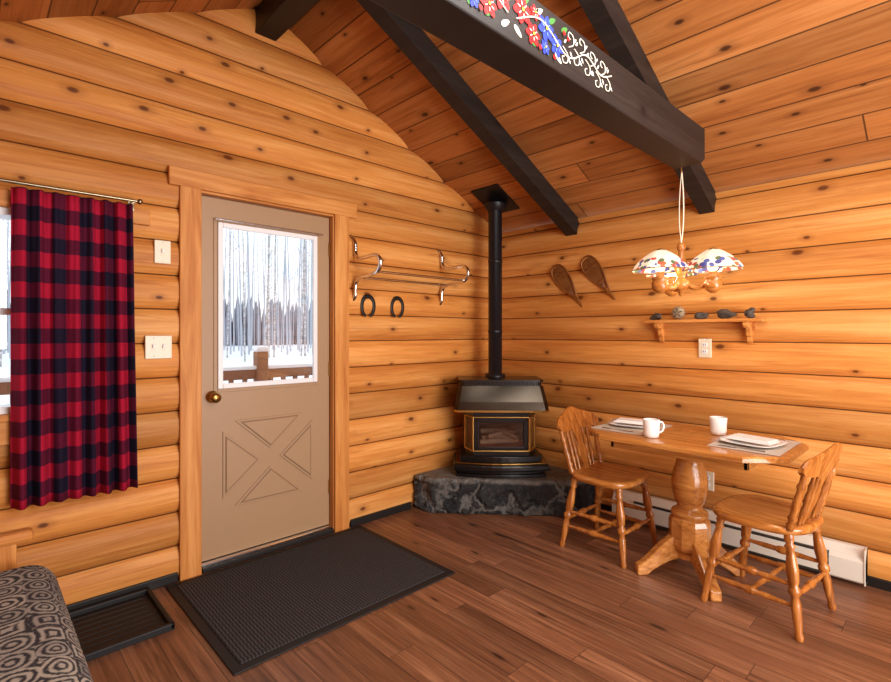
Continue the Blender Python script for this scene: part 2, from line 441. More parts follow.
# rafters / beams
def rafter_geo(b,y0,y1,depth=0.135):
    for sg in (1,-1):
        xe=-0.0 if sg==1 else WX; xr=RX
        ze=EAVE; lo=-depth
        vs=[(xe,y0,ze+lo),(xr,y0,RZ+lo),(xr,y0,RZ-0.002),(xe,y0,ze-0.002),(xe,y1,ze+lo),(xr,y1,RZ+lo),(xr,y1,RZ-0.002),(xe,y1,ze-0.002)]
        b.add(vs,[[0,1,2,3],[7,6,5,4],[0,4,5,1],[2,6,7,3],[0,3,7,4],[1,5,6,2]],M_black)
rb=B(); rafter_geo(rb,-0.83,-0.73); rb.done('roof_rafter')
rb=B(); rafter_geo(rb,-1.80,-1.71); rb.done('roof_rafter.001')
rb=B(); rafter_geo(rb,-3.75,-3.65); rb.done('roof_rafter.002')
b=B(); b.box((RX-0.065,SY,RZ-0.17),(RX+0.065,-0.0,RZ-0.03),M_black,0.006); b.done('ridge_beam')
# painted tie beam
TY0,TY1,TZ0,TZ1=-1.945,-1.803,2.175,2.36
XE=-.62
b=B(); b.prism([(2*RX-XE,TZ0),(XE-.04,TZ0),(XE,TZ0+0.03),(XE,TZ1),(2*RX-XE,TZ1)],TY0,TY1,M_black,mtx=Matrix(((1,0,0,0),(0,0,1,0),(0,1,0,0),(0,0,0,1))),bev=0.006)
yf=TY0-0.0015
def disc(cx,cz,rx,rz,ang,mat,dy=0.0,n=12):
    vs=[];
    for k in range(n):
        a=2*pi*k/n; px=rx*math.cos(a); pz=rz*math.sin(a)*(1-0.25*math.cos(a))
        vs.append((cx+px*math.cos(ang)-pz*math.sin(ang),yf-dy,cz+px*math.sin(ang)+pz*math.cos(ang)))
    b.add(vs,[list(range(n))],mat)
def flower(cx,cz,r,mat,mat2,ph=0):
    for k in range(6):
        a=ph+k*pi/3; disc(cx+math.cos(a)*r*.62,cz+math.sin(a)*r*.62,r*.45,r*.32,a,mat,0.0004*k)
    for k in range(6):
        a=ph+.5+k*pi/3; disc(cx+math.cos(a)*r*.45,cz+math.sin(a)*r*.45,r*.18,r*.05,a,mat2,0.003+0.0002*k)
    disc(cx,cz,r*.14,r*.14,0,M_yel,0.005)
zc=(TZ0+TZ1)/2+.005; PC=-2.21
for sg in (1,-1):
    X=lambda d: PC+sg*d
    path=[(X(0.02),yf-.001,zc-.02),(X(0.15),yf-.001,zc+.03),(X(0.3),yf-.001,zc-.03),(X(.42),yf-.001,zc+.02),(X(.52),yf-.001,zc-.015),(X(.60),yf-.001,zc+.01)]
    b.tube(smoothpath(path,8),0.0025,M_paintw,6)
    for i in range(9):
        d=0.27+i*0.036; s2=1 if i%2 else -1
        cz=zc+0.014*math.sin(d*22)
        loop=[(X(d),yf-.001,cz),(X(d+.03),yf-.001,cz+s2*.018),(X(d+.028),yf-.001,cz+s2*.045),(X(d+.004),yf-.001,cz+s2*.052),(X(d-.002),yf-.001,cz+s2*.036),(X(d+.010),yf-.001,cz+s2*.030)]
        b.tube(smoothpath(loop,5),0.0018,M_paintw,5)
        disc(X(d+.040),cz+s2*.036,.010,.004,s2*.8,M_paintw,0.002)
        disc(X(d+.014),cz-s2*.022,.010,.004,-s2*.9,M_paintw,0.002)
    for i in range(8):
        d=.03+i*.036; disc(X(d),zc+(.054 if i%2 else -.054),.022,.009,(.6 if i%2 else -.6)*sg,(M_green if i%3 else M_paintw),0.0)
    flower(X(.05),zc+.020,.044,M_red,M_paintw,.3); flower(X(.105),zc-.032,.036,M_red,M_paintw,.1); flower(X(.115),zc+.040,.024,M_red,M_paintw,.8)
    flower(X(.175),zc+.014,.042,M_blue,M_lblue,.3); flower(X(.235),zc-.018,.036,M_blue,M_lblue,.8); flower(X(.17),zc-.048,.024,M_blue,M_lblue,.2)
    for (d,q) in ((.22,-.062),(.275,.04),(.14,-.06),(.30,.03)): disc(X(d),zc+q,.008,.008,0,M_red,.004)
b.done('painted_tie_beam')

# ------------------------------------------------------------------ door
b=B(); yF=0.012; yB=0.055
gx0,gx1,gz0,gz1=-2.385,-1.770,0.987,1.920
d0,d1=DX0+0.006,DX1-0.006
b.box((d0,yF,0.045),(gx0,yB,DZ-.006),M_door); b.box((gx1,yF,0.045),(d1,yB,DZ-.006),M_door)
b.box((gx0,yF,gz1),(gx1,yB,DZ-.006),M_door); b.box((gx0,yF,0.045),(gx1,yB,gz0),M_door)
fw=0.028
b.box((gx0,yF-.018,gz0),(gx0+fw,yF+.002,gz1),M_white,.004); b.box((gx1-fw,yF-.018,gz0),(gx1,yF+.002,gz1),M_white,.004)
b.box((gx0+fw,yF-.018,gz1-fw),(gx1-fw,yF+.002,gz1),M_white,.004); b.box((gx0+fw,yF-.018,gz0),(gx1-fw,yF+.002,gz0+fw),M_white,.004)
b.box((gx0+fw,yF+.012,gz0+fw),(gx1-fw,yF+.016,gz1-fw),M_glass)
b.box((gx0-.02,yF-.006,gz0-.02),(gx0,yF+.001,gz1+.02),M_door,.002); b.box((gx1,yF-.006,gz0-.02),(gx1+.02,yF+.001,gz1+.02),M_door,.002)
b.box((gx0,yF-.006,gz1),(gx1,yF+.001,gz1+.02),M_door,.002); b.box((gx0,yF-.006,gz0-.02),(gx1,yF+.001,gz0),M_door,.002)
b.tube([(gx0-.02,yF-.03,gz1+.012),(gx1+.03,yF-.03,gz1+.012)],0.005,M_steel,8)
# crossbuck: four embossed triangles leave a plain X band
px0,px1,pz0,pz1=-2.355,-1.80,0.31,0.80
pcx,pcz=(px0+px1)/2,(pz0+pz1)/2
def inset(pts,d):
    n=len(pts); cx=sum(p[0] for p in pts)/n; cz=sum(p[1] for p in pts)/n
    L=[]
    for i in range(n):
        ax_,az_=pts[i]; bx_,bz_=pts[(i+1)%n]; ex,ez=bx_-ax_,bz_-az_; l=math.hypot(ex,ez)
        nx,nz=-ez/l,ex/l
        if (cx-ax_)*nx+(cz-az_)*nz<0: nx,nz=-nx,-nz
        L.append((ax_+nx*d,az_+nz*d,ex,ez))
    out=[]
    for i in range(n):
        x1_,z1_,a1_,c1_=L[i-1]; x2_,z2_,a2_,c2_=L[i]
        det=a1_*(-c2_)-(-a2_)*c1_
        t=((x2_-x1_)*(-c2_)-(-a2_)*(z2_-z1_))/det
        out.append((x1_+a1_*t,z1_+c1_*t))
    return out
def tri(pts):
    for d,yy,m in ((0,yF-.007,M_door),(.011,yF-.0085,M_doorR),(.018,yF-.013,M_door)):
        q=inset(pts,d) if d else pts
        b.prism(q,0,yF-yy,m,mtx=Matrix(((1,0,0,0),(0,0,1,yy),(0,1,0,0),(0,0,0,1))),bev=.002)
e=.065
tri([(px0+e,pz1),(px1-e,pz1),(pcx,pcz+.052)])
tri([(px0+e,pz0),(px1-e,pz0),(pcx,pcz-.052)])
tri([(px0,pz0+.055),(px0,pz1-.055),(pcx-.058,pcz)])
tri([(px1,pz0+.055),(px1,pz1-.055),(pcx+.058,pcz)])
mk=Matrix.Translation((-2.412,yF,0.945))@Matrix.Rotation(pi/2,4,'X')
b.lathe([(.034,0),(.034,.006),(.016,.012),(.012,.03),(.022,.038),(.030,.052),(.028,.066),(.012,.074),(.001,.075)],M_brass,mtx=mk,seg=20)
for zz in (.25,1.02,1.80): b.box((DX1-.012,yF-.006,zz),(DX1-.002,yF,zz+.09),M_brass)
b.done('door_1')
b=B()
b.box((DX0-.03,-.03,0),(DX0,.12,DZ),M_trimZ,.003); b.box((DX1,-.03,0),(DX1+.03,.12,DZ),M_trimZ,.003)
b.box((DX0-.03,-.03,DZ),(DX1+.03,.12,DZ+.03),M_trimX,.003)
b.box((DX0-.112,-.05,0),(DX0-.005,-.028,DZ+.02),M_trimZ,.004); b.box((DX1+.005,-.05,0),(DX1+.112,-.028,DZ+.02),M_trimZ,.004)
b.box((DX0-.165,-.055,DZ+.01),(DX1+.17,-.02,DZ+.105),M_trimX,.005)
b.done('trim_1')
b=B(); b.box((DX0+.001,-.045,0),(DX1-.001,.11,.028),M_basebd,.004); b.box((DX0+.001,-.02,.026),(DX1-.001,.09,.040),M_chrome,.004); b.done('door_threshold')

# ------------------------------------------------------------------ window 1
b=B(); x0,x1,z0,z1=WO
b.box((x0,-.03,z0),(x0+.03,.10,z1),M_white); b.box((x1-.03,-.03,z0),(x1,.10,z1),M_white)
b.box((x0,-.03,z1-.03),(x1,.10,z1),M_white); b.box((x0,-.03,z0),(x1,.10,z0+.03),M_white)
b.box((x0+.03,.04,(z0+z1)/2-.015),(x1-.03,.06,(z0+z1)/2+.015),M_white)
b.box((x0+.03,.05,z0+.03),(x1-.03,.054,z1-.03),M_glass)
b.box((x0-.09,-.05,z0),(x0,-.028,z1),M_trimZ,.004); b.box((x1,-.05,z0),(x1+.09,-.028,z1),M_trimZ,.004)
b.box((x0-.14,-.055,z1),(x1+.19,-.022,z1+.075),M_trimX,.005); b.box((x0-.12,-.062,z0-.03),(x1+.12,-.02,z0),M_trimX,.005)
b.box((x0-.09,-.05,z0-.13),(x1+.09,-.028,z0-.03),M_trimX,.004)
b.done('window_1')
b=B(); RY=-.115
M_rod=plain('rod_antique_nickel',C(150,136,112),.3,1,.5,.05)
b.tube([(-4.1,RY,1.937),(-2.800,RY,1.937)],.007,M_rod,10)
b.sphere((-2.790,RY,1.937),.014,M_rod,12); b.sphere((-4.11,RY,1.937),.014,M_rod,12)
for xx in (-4.06,-2.815): b.box((xx-.006,RY,1.927),(xx+.006,-.056,1.939),M_rod); b.box((xx-.012,-.062,1.90),(xx+.012,-.056,1.95),M_rod)
b.done('curtain_rod')
def curtain(name,xa,xb,seed):
    rnd=random.Random(seed); NU,NV=150,26; b=B(); vs=[];uv=[];fs=[]
    ph=rnd.random()*6; W=xb-xa
    for j in range(NV+1):
        tz=j/NV; z=1.918-tz*(1.918-.555)
        for i in range(NU+1):
            a=i/NU
            amp=(.013+.013*tz)*(1+.3*math.sin(a*9+ph))
            y=RY+.004+amp*math.sin(2*pi*a*7.5+ph+.5*math.sin(a*7+2*tz)) +.005*math.sin(2*pi*a*17+3*tz)*(1-tz)
            w=1+.05*tz; x=(xa+xb)/2+(a-.5)*W*w+.010*tz
            vs.append((x,y,z)); uv.append((a*W*1.42,z))
    for j in range(NV):
        for i in range(NU):
            o=j*(NU+1)+i; fs.append([o,o+1,o+NU+2,o+NU+1])
    b.add(vs,fs,M_plaid,True)
    ob=b.done(name,uv=uv)
    m=ob.modifiers.new('thick','SOLIDIFY'); m.thickness=.003
    return ob
curtain('window_curtain',-3.262,-2.822,1)

# ------------------------------------------------------------------ wall bits
def plate(name,w,h,toggles,loc,face='N',outlet=False):
    b=B(); b.box((-w/2,-.008,-h/2),(w/2,.004,h/2),M_ivory,.003)
    for i in range(toggles):
        cx=(i-(toggles-1)/2)*.046
        if outlet:
            for dz in (-.021,.021):
                b.box((cx-.016,-.011,dz-.013),(cx+.016,-.006,dz+.013),M_white,.003)
                b.box((cx-.007,-.0115,dz-.005),(cx-.004,-.0108,dz+.006),M_heatD); b.box((cx+.004,-.0115,dz-.005),(cx+.007,-.0108,dz+.006),M_heatD)
        else:
            b.box((cx-.006,-.020,-.004),(cx+.006,-.006,.014),M_white,.002); b.box((cx-.009,-.010,-.017),(cx+.009,-.007,.017),M_ivory,.001)
        for dz in (-h*.4,h*.4): b.sphere((cx,-.008,dz),.003,M_chrome,8)
    return b.done(name,loc,0 if face=='N' else -pi/2)
plate('light_switch',.075,.118,1,(-2.672,-.037,1.715))
plate('light_switch.001',.122,.118,2,(-2.69,-.037,1.228))
plate('wall_outlet',.075,.118,1,(-.037,-1.745,1.205),'E',True)
plate('wall_outlet.001',.075,.118,1,(-.037,-1.76,.375),'E',True)

# coat rack (chrome, sinuous)
b=B()
for xx in (-1.515,-.72):
    pth=[(xx,-.022,1.94),(xx,-.05,1.90),(xx,-.055,1.84),(xx,-.09,1.80),(xx,-.16,1.795),(xx,-.27,1.80),(xx,-.325,1.775),(xx,-.335,1.735),(xx,-.30,1.69),(xx,-.22,1.675),(xx,-.12,1.67),(xx,-.065,1.645),(xx,-.05,1.60),(xx,-.048,1.55),(xx,-.022,1.52)]
    b.tube(smoothpath(pth,6),.013,M_chrome,10)
    for zz in (1.94,1.52): b.lathe([(.018,0),(.018,.006),(.010,.012)],M_chrome,mtx=Matrix.Translation((xx,-.020,zz))@Matrix.Rotation(pi/2,4,'X'),seg=14)
b.tube([(-1.515,-.30,1.69),(-.72,-.30,1.69)],.009,M_chrome,10)
b.tube([(-1.515,-.11,1.668),(-.72,-.11,1.668)],.009,M_chrome,10)
b.done('chrome_coat_rack')
def horseshoe(name,x,z):
    b=B()
    pts=smoothpath([(-.024,0,-.068),(-.040,0,-.052),(-.050,0,-.015),(-.046,0,.025),(-.026,0,.054),(0,0,.062),(.026,0,.054),(.046,0,.025),(.050,0,-.015),(.040,0,-.052),(.024,0,-.068)],4)
    n=len(pts)
    b.tube(pts,[.010+.005*math.sin(pi*k/(n-1)) for k in range(n)],M_iron,8,flat=.45,up=Vector((0,1,0)))
    for k in (0,n-1): b.sphere(pts[k],.011,M_iron,8,(1,.5,1))
    return b.done(name,(x,-.035,z))
horseshoe('horseshoe',-1.40,1.490); horseshoe('horseshoe.001',-1.145,1.490)

def snowshoe(name,y,z,rot):
    b=B()
    prof=[(0,-.20),(.004,-.16),(.010,-.12),(.03,-.06),(.05,0),(.06,.05),(.058,.10),(.04,.145),(0,.165)]
    prof=[(u*1.1,w*1.12) for u,w in prof]
    R=[(p[0],p[1]) for p in prof]; Lf=[(-p[0],p[1]) for p in prof[::-1][1:-1]]
    pts=[(0,u,w) for u,w in R+Lf]
    b.tube(smoothpath(pts,5,True),.007,M_snsh,8,closed=True)
    def wid(w):
        for (a,c) in zip(prof,prof[1:]):
            if a[1]<=w<=c[1]: t=(w-a[1])/(c[1]-a[1]); return a[0]+(c[0]-a[0])*t
        return 0
    for w in (-.05,.085): b.tube([(0,-wid(w),w),(0,wid(w),w)],.0055,M_snsh,6)
    k=-.10
    while k<.165:
        for dl in (.05,-.05):
            w0,w1=k,max(-.12,min(.165,k+dl))
            b.tube([(0.002,-wid(w0),w0),(0.002,wid(w1),w1)],.0027,M_snsh,4)
        k+=.0105
    me=b.done(name,(-.038,y,z)); me.rotation_euler=(rot,0,0); return me
snowshoe('snowshoe',-.735,1.68,-.66); snowshoe('snowshoe.001',-1.0,1.72,-.66)

# wall shelf
b=B(); SZ=1.365; YS=.045
b.box((-.15,-2.13+YS,SZ),(-.03,-1.44+YS,SZ+.02),M_shelf,.004)
b.box((-.046,-2.07+YS,SZ-.05),(-.026,-1.48+YS,SZ),M_shelf,.003)
for yy in (-2.04+YS,-1.52+YS):
    poly=[(-.03,SZ),(-.135,SZ),(-.135,SZ-.02),(-.115,SZ-.035),(-.09,SZ-.03),(-.075,SZ-.05),(-.07,SZ-.08),(-.055,SZ-.09),(-.05,SZ-.115),(-.03,SZ-.13)]
    b.prism(poly,yy-.013,yy+.013,M_shelf,mtx=Matrix(((1,0,0,0),(0,0,1,0),(0,1,0,0),(0,0,0,1))),bev=.002)
b.done('wall_shelf')
def rock(name,loc,r,sc,seed,mat=M_rock):
    rnd=random.Random(seed); bm=bmesh.new(); bmesh.ops.create_icosphere(bm,subdivisions=3,radius=r)
    ks=[(Vector((rnd.uniform(-1,1),rnd.uniform(-1,1),rnd.uniform(-1,1))).normalized(),rnd.uniform(.5,.85)) for _ in range(9)]
    for v in bm.verts:
        d=v.co.normalized()
        for k,h in ks:
            q=d.dot(k)
            if q>h: v.co*= (h/q)
        v.co=Vector((v.co.x*sc[0],v.co.y*sc[1],v.co.z*sc[2]))
    zmin=min(v.co.z for v in bm.verts)
    for v in bm.verts: v.co.z-=zmin
    me=bpy.data.meshes.new(name); bm.to_mesh(me); bm.free(); me.materials.append(mat)
    ob=bpy.data.objects.new(name,me); ob.location=loc; COL.objects.link(ob); return ob
st=SZ+.0205
rock('rock',(-.09,-1.50+YS,st),.038,(1,1.2,.8),1); rock('rock.001',(-.09,-1.78+YS,st),.036,(1,1.4,.65),2)
rock('rock.002',(-.09,-1.93+YS,st),.044,(1,1.5,.7),3); rock('rock.003',(-.09,-2.06+YS,st),.034,(1,1.1,.95),4)
# sand-dollar / sea-urchin shell standing on edge
M_conch=plain('seashell_tan',C(176,156,128),.8,0,.2,.2,60)
b=B(); N=40; rr=[]
for (r_,xx) in ((.001,.016),(.018,.015),(.034,.010),(.042,.0),(.034,-.010),(.018,-.015),(.001,-.016)):
    rr.append([(xx,r_*(1+.07*math.cos(10*2*pi*k/N))*math.cos(2*pi*k/N),.044+r_*(1+.07*math.cos(10*2*pi*k/N))*math.sin(2*pi*k/N)) for k in range(N)])
b.loft(rr,M_conch)
for k in range(5):
    a=k*2*pi/5+.3
    b.tube([(-.016,.006*math.cos(a),.044+.006*math.sin(a)),(-.013,.028*math.cos(a),.044+.028*math.sin(a))],[.003,.004],M_rock,6)
b.done('seashell',(-.09,-1.645+YS,st))

# ------------------------------------------------------------------ hearth + stove
HZ=.25
hp=[(-.035,-.035),(-1.0,-.035),(-1.0,-.20),(-.28,-.99),(-.035,-.99)][::-1]
bm=bmesh.new(); vb=[bm.verts.new((x,y,0)) for x,y in hp]; vt=[bm.verts.new((x,y,HZ)) for x,y in hp]; n=len(hp)
bm.faces.new(vb[::-1]); bm.faces.new(vt)
for i in range(n): bm.faces.new([vb[i],vb[(i+1)%n],vt[(i+1)%n],vt[i]])
bmesh.ops.recalc_face_normals(bm,faces=bm.faces[:])
bmesh.ops.bevel(bm,geom=bm.edges[:],offset=.022,segments=2,profile=.5,affect='EDGES')
bmesh.ops.triangulate(bm,faces=bm.faces[:])
for _ in range(6):
    el=[e for e in bm.edges if e.calc_length()>.032]
    if el: bmesh.ops.subdivide_edges(bm,edges=el,cuts=1); bmesh.ops.triangulate(bm,faces=bm.faces[:])
bm.normal_update()
for v in bm.verts:
    if v.co.z>HZ-.004 or v.co.z<.01 or v.co.x>-.06 or v.co.y>-.06: continue
    v.co+=v.normal*(mn.noise(v.co*9)*.034+mn.noise(v.co*24)*.014)
me=bpy.data.meshes.new('stone_hearth'); bm.to_mesh(me); bm.free(); me.materials.append(M_slate)
ob=bpy.data.objects.new('stone_hearth',me); COL.objects.link(ob)

b=B()
def arcpoly(w,dback,dfront,n=10,bow=.05):
    p=[(w/2,dback),(-w/2,dback),(-w/2,-dfront+bow)]
    for k in range(1,n): 
        t=k/n; x=-w/2+w*t; p.append((x,-dfront+bow-bow*math.sin(pi*t)))
    p.append((w/2,-dfront+bow)); return p
b.prism(arcpoly(.66,.15,.235),0,.022,M_stoveB,bev=.004)
b.prism(arcpoly(.62,.15,.215),.022,.045,M_stoveB,bev=.003)
b.prism(arcpoly(.70,.15,.255),.045,.095,M_stoveB,bev=.014)
b.prism(arcpoly(.66,.15,.235),.095,.104,M_brass,bev=.002)
b.prism(arcpoly(.60,.16,.215),.104,.150,M_stoveB,bev=.006)
b.box((-.27,.12,.15),(.27,.19,.47),M_stoveB,.004)
b.box((-.27,-.03,.15),(-.245,.13,.47),M_stoveB,.003); b.box((.245,-.03,.15),(.27,.13,.47),M_stoveB,.003)
bay=[(.26,.15),(-.26,.15),(-.26,-.06),(-.205,-.185),(.205,-.185),(.26,-.06)]
b.prism(bay,.15,.180,M_stoveB,bev=.003); b.prism(bay,.435,.475,M_stoveB,bev=.003)
def bar(p,q,z,r=.009): b.tube([(p[0],p[1],z),(q[0],q[1],z)],r,M_brass,8)
P=[(-.26,-.06),(-.205,-.185),(.205,-.185),(.26,-.06)]
for z_ in (.185,.432):
    for p_,q_ in zip(P,P[1:]): bar(p_,q_,z_,.007)
for p_ in P: b.tube([(p_[0],p_[1],.185),(p_[0],p_[1],.435)],.008,M_brass,8)
for (xa,xb) in ((-.197,-.162),(.162,.197)): b.box((xa,-.186,.19),(xb,-.168,.428),M_stoveB,.003)
b.box((-.197,-.186,.395),(.197,-.168,.428),M_stoveB,.003); b.box((-.197,-.186,.19),(.197,-.168,.216),M_stoveB,.003)
for sg in (-1,1):
    for t in (.25,.5,.75):
        x=sg*(.205+.055*t); y=-.185+.125*t
        b.tube([(x,y,.19),(x,y,.43)],.0035,M_brass,6)
b.box((-.162,-.176,.216),(.162,-.173,.395),M_glass)
b.prism([(.2,.1),(-.2,.1),(-.17,-.13),(.17,-.13)],.178,.205,M_ember)
for (p_,q_,r_) in (((-.15,-.09,.23),(.14,-.06,.235),.022),((-.13,-.02,.245),(.15,-.04,.25),.025),((-.09,-.08,.27),(.04,.0,.285),.018),((.12,-.09,.265),(-.02,.02,.30),.018),((-.14,.03,.29),(.13,.05,.28),.024)):
    b.tube([p_,tuple((a+c)/2+.004 for a,c in zip(p_,q_)),q_],[r_*.9,r_,r_*.8],M_log,10)
def rect(w,yf_,yb,z,r=.03):
    return [(-w/2,yb,z),(-w/2,yf_+r,z),(-w/2+r,yf_,z),(w/2-r,yf_,z),(w/2,yf_+r,z),(w/2,yb,z)][::-1]
b.loft([rect(.66,-.225,.16,.475),rect(.69,-.25,.16,.478),rect(.69,-.25,.16,.492)],M_brass,False)
b.loft([rect(.685,-.247,.16,.492),rect(.665,-.228,.16,.55),rect(.638,-.198,.17,.62),rect(.620,-.180,.17,.662)],M_hood,False)
b.loft([rect(.60,-.17,.17,.662),rect(.60,-.17,.17,.692)],M_stoveB,False)
b.loft([rect(.625,-.183,.17,.692),rect(.625,-.183,.17,.705)],M_stoveB,False)
for i in range(28):
    x=-.28+i*.0206; b.box((x,-.1715,.665),(x+.005,-.168,.690),M_hood)
stove=b.done('gas_stove',(-.445,-.40,HZ+.001),-pi/4)
# pipe
b=B(); PX,PY=-.385,-.31; pz0=HZ+.707; zc_=ceil_z(PX)
pr=.054
b.lathe([(.080,pz0+.0),(.080,pz0+.02),(pr,pz0+.026),(pr,zc_-.04)],M_pipe,(PX,PY,0),seg=28)
for zz in (1.30,1.85): b.lathe([(pr,zz),(pr+.003,zz+.003),(pr+.003,zz+.02),(pr,zz+.023)],M_pipe,(PX,PY,0),seg=28,cap=False)
b.lathe([(pr+.006,zc_-.10),(.085,zc_-.07),(.088,zc_-.045)],M_pipe,(PX,PY,0),seg=28)
h=.135
vs=[(PX-h,PY-h,ceil_z(PX-h)-.016),(PX+h,PY-h,ceil_z(PX+h)-.016),(PX+h,PY+h,ceil_z(PX+h)-.016),(PX-h,PY+h,ceil_z(PX-h)-.016)]
vs+=[(x,y,z+.012) for x,y,z in vs]
b.add(vs,[[3,2,1,0],[4,5,6,7],[0,1,5,4],[1,2,6,5],[2,3,7,6],[3,0,4,7]],M_pipe)
b.done('stove_pipe')

# ------------------------------------------------------------------ dining furniture
def superell(a,bb,n=28,e=3.0):
    out=[]
    for k in range(n):
        t=2*pi*k/n; c,s_=math.cos(t),math.sin(t)
        x=a*math.copysign(abs(c)**(2/e),c); y=bb*math.copysign(abs(s_)**(2/e),s_)
        if y<0: x*=1+.08*(-y/bb)
        else: x*=1-.06*(y/bb)
        out.append((x,y))
    return out
def turned(b,p,q,rads,mat,seg=12):
    p=Vector(p);q=Vector(q); b.tube([p.lerp(q,t) for t,r in rads],[r for t,r in rads],mat,seg)
b=B(); S=superell(.215,.205)
def ring(sc,z,dy=0): return [(x*sc,y*sc+dy,z) for x,y in S]
b.loft([ring(.90,.415),ring(.97,.420),ring(1,.432),ring(1,.445),ring(.97,.455),ring(.90,.4565),ring(.75,.451),ring(.5,.446),ring(.2,.445)],M_seat)
legp=[(0,.016),(.06,.019),(.10,.013),(.13,.021),(.16,.013),(.22,.017),(.35,.023),(.46,.020),(.50,.014),(.53,.022),(.57,.022),(.60,.014),(.66,.018),(.80,.017),(.92,.013),(.96,.016),(1,.013)]
L={}
for sx in (-1,1):
    for sy in (-1,1):
        p=(sx*.15,sy*.14,.425); q=(sx*.205,sy*.20,0); L[(sx,sy)]=(Vector(p),Vector(q)); turned(b,p,q,[(t,r*1.08) for t,r in legp],M_chair)
strp=[(0,.008),(.15,.010),(.3,.013),(.42,.012),(.45,.017),(.5,.019),(.55,.017),(.58,.012),(.7,.013),(.85,.010),(1,.008)]
def at(k,z): p,q=L[k]; t=(p.z-z)/(p.z-q.z); return p.lerp(q,t)
for sx in (-1,1):
    for zz in (.13,.215): turned(b,at((sx,-1),zz),at((sx,1),zz),strp,M_chair,10)
turned(b,at((-1,-1),.17),at((1,-1),.17),strp,M_chair,10); turned(b,at((-1,1),.17),at((1,1),.17),strp,M_chair,10)
m1=(at((-1,-1),.13)+at((-1,1),.13))/2; m2=(at((1,-1),.13)+at((1,1),.13))/2
turned(b,m1,m2,strp,M_chair,10)
def by(z,x): return .155+(z-.45)*.22+.035*(1-(x/.21)**2)*((z-.45)/.35)
ZB=.715
posp=[(0,.014),(.08,.019),(.14,.012),(.2,.020),(.26,.013),(.4,.018),(.55,.015),(.68,.012),(.74,.018),(.8,.012),(1,.013)]
for sx in (-1,1): turned(b,(sx*.17,.150,.445),(sx*.195,by(ZB,.195),ZB),posp,M_chair,12)
spp=[(0,.007),(.2,.009),(.3,.013),(.36,.008),(.45,.011),(.55,.011),(.62,.008),(.7,.012),(.8,.008),(1,.007)]
for x in (-.115,-.07,.07,.115): turned(b,(x*.9,.160,.445),(x,by(ZB,x),ZB),spp,M_chair,10)
sp=[(.445,.026),(.475,.020),(.51,.034),(.55,.046),(.58,.040),(.61,.024),(.635,.030),(.67,.046),(ZB,.048)]
rings_=[]
for z,w in sp:
    y=by(z,0)-.008
    rings_.append([(-w,y,z),(w,y,z),(w,y+.012,z),(-w,y+.012,z)])
b.loft(rings_,M_chair,False)
N=22; rings_=[]
for i in range(N+1):
    t=-1+2*i/N; x=t*.225
    top=.790+.022*math.cos(t*pi*.9)+(.012 if abs(t)<.35 else 0)*math.cos(t/.35*pi/2)
    if abs(t)>.88: top-=.03*((abs(t)-.88)/.12)
    bot=.690+.012*math.cos(t*pi*2)*(.5)+( .02*((abs(t)-.88)/.12) if abs(t)>.88 else 0)
    y0=by(bot,x)-.012; y1=by(top,x)-.010
    rings_.append([(x,y0,bot),(x,y0+.022,bot),(x,y1+.019,top-.006),(x,y1+.010,top),(x,y1,top-.006)])
b.loft(rings_,M_chair,False)
ch=b.done('dining_chair',(-.565,-1.375,0),.0)
copy(ch,(-.625,-2.225,0),pi-.12,'dining_chair.001')

# table
b=B()
TX,TYY=.335,.495
def octp(ax,ay,c): return [(ax,-ay+c),(ax,ay-c),(ax-c,ay),(-ax+c,ay),(-ax,ay-c),(-ax,-ay+c),(-ax+c,-ay),(ax-c,-ay)]
def oz(ax,ay,c,z): return [(x,y,z) for x,y in octp(ax,ay,c)]
b.loft([oz(TX-.015,TYY-.015,.14,.718),oz(TX,TYY,.145,.724),oz(TX,TYY,.145,.742),oz(TX-.006,TYY-.006,.143,.749),oz(TX-.012,TYY-.012,.142,.750)],M_table,False)
b.box((-TX+.02,-.001,.7495),(TX-.02,.001,.7505),M_chair)
b.box((-.22,-.34,.665),(.22,-.32,.722),M_table,.003); b.box((-.22,.32,.665),(.22,.34,.722),M_table,.003)
b.box((-.22,-.34,.665),(-.20,.34,.722),M_table,.003); b.box((.20,-.34,.665),(.22,.34,.722),M_table,.003)
b.box((-.13,-.13,.70),(.13,.13,.722),M_table,.003)
b.lathe([(.10,.700),(.10,.685),(.07,.670),(.06,.655),(.072,.640),(.064,.622),(.068,.60),(.084,.55),(.090,.50),(.088,.45),(.076,.40),(.062,.375),(.064,.36),(.088,.345),(.094,.33),(.086,.315)],M_table,seg=32)
b.lathe([(.085,.315),(.098,.305),(.104,.28),(.104,.17),(.098,.15),(.08,.13),(.08,.10)],M_table,seg=10)
mswap=Matrix(((1,0,0,0),(0,0,1,0),(0,1,0,0),(0,0,0,1)))
foot=[(.05,.22),(.10,.21),(.15,.17),(.20,.12),(.25,.07),(.285,.05),(.285,.0),(.235,.0),(.20,.03),(.15,.06),(.10,.085),(.05,.09)]
for k in range(4):
    a=pi/4+k*pi/2
    b.prism(foot,-.027,.027,M_table,mtx=Matrix.Rotation(a,4,'Z')@mswap,bev=.008)
b.done('dining_table',(-.575,-1.85,0))
TT=.7512
def placemat(name,loc,rz): 
    b=B(); b.box((-.205,-.15,0),(.205,.15,.003),M_pmat,.001); return b.done(name,loc,rz)
placemat('placemat',(-.58,-1.53,TT),.0); placemat('placemat.001',(-.575,-2.16,TT),.0)
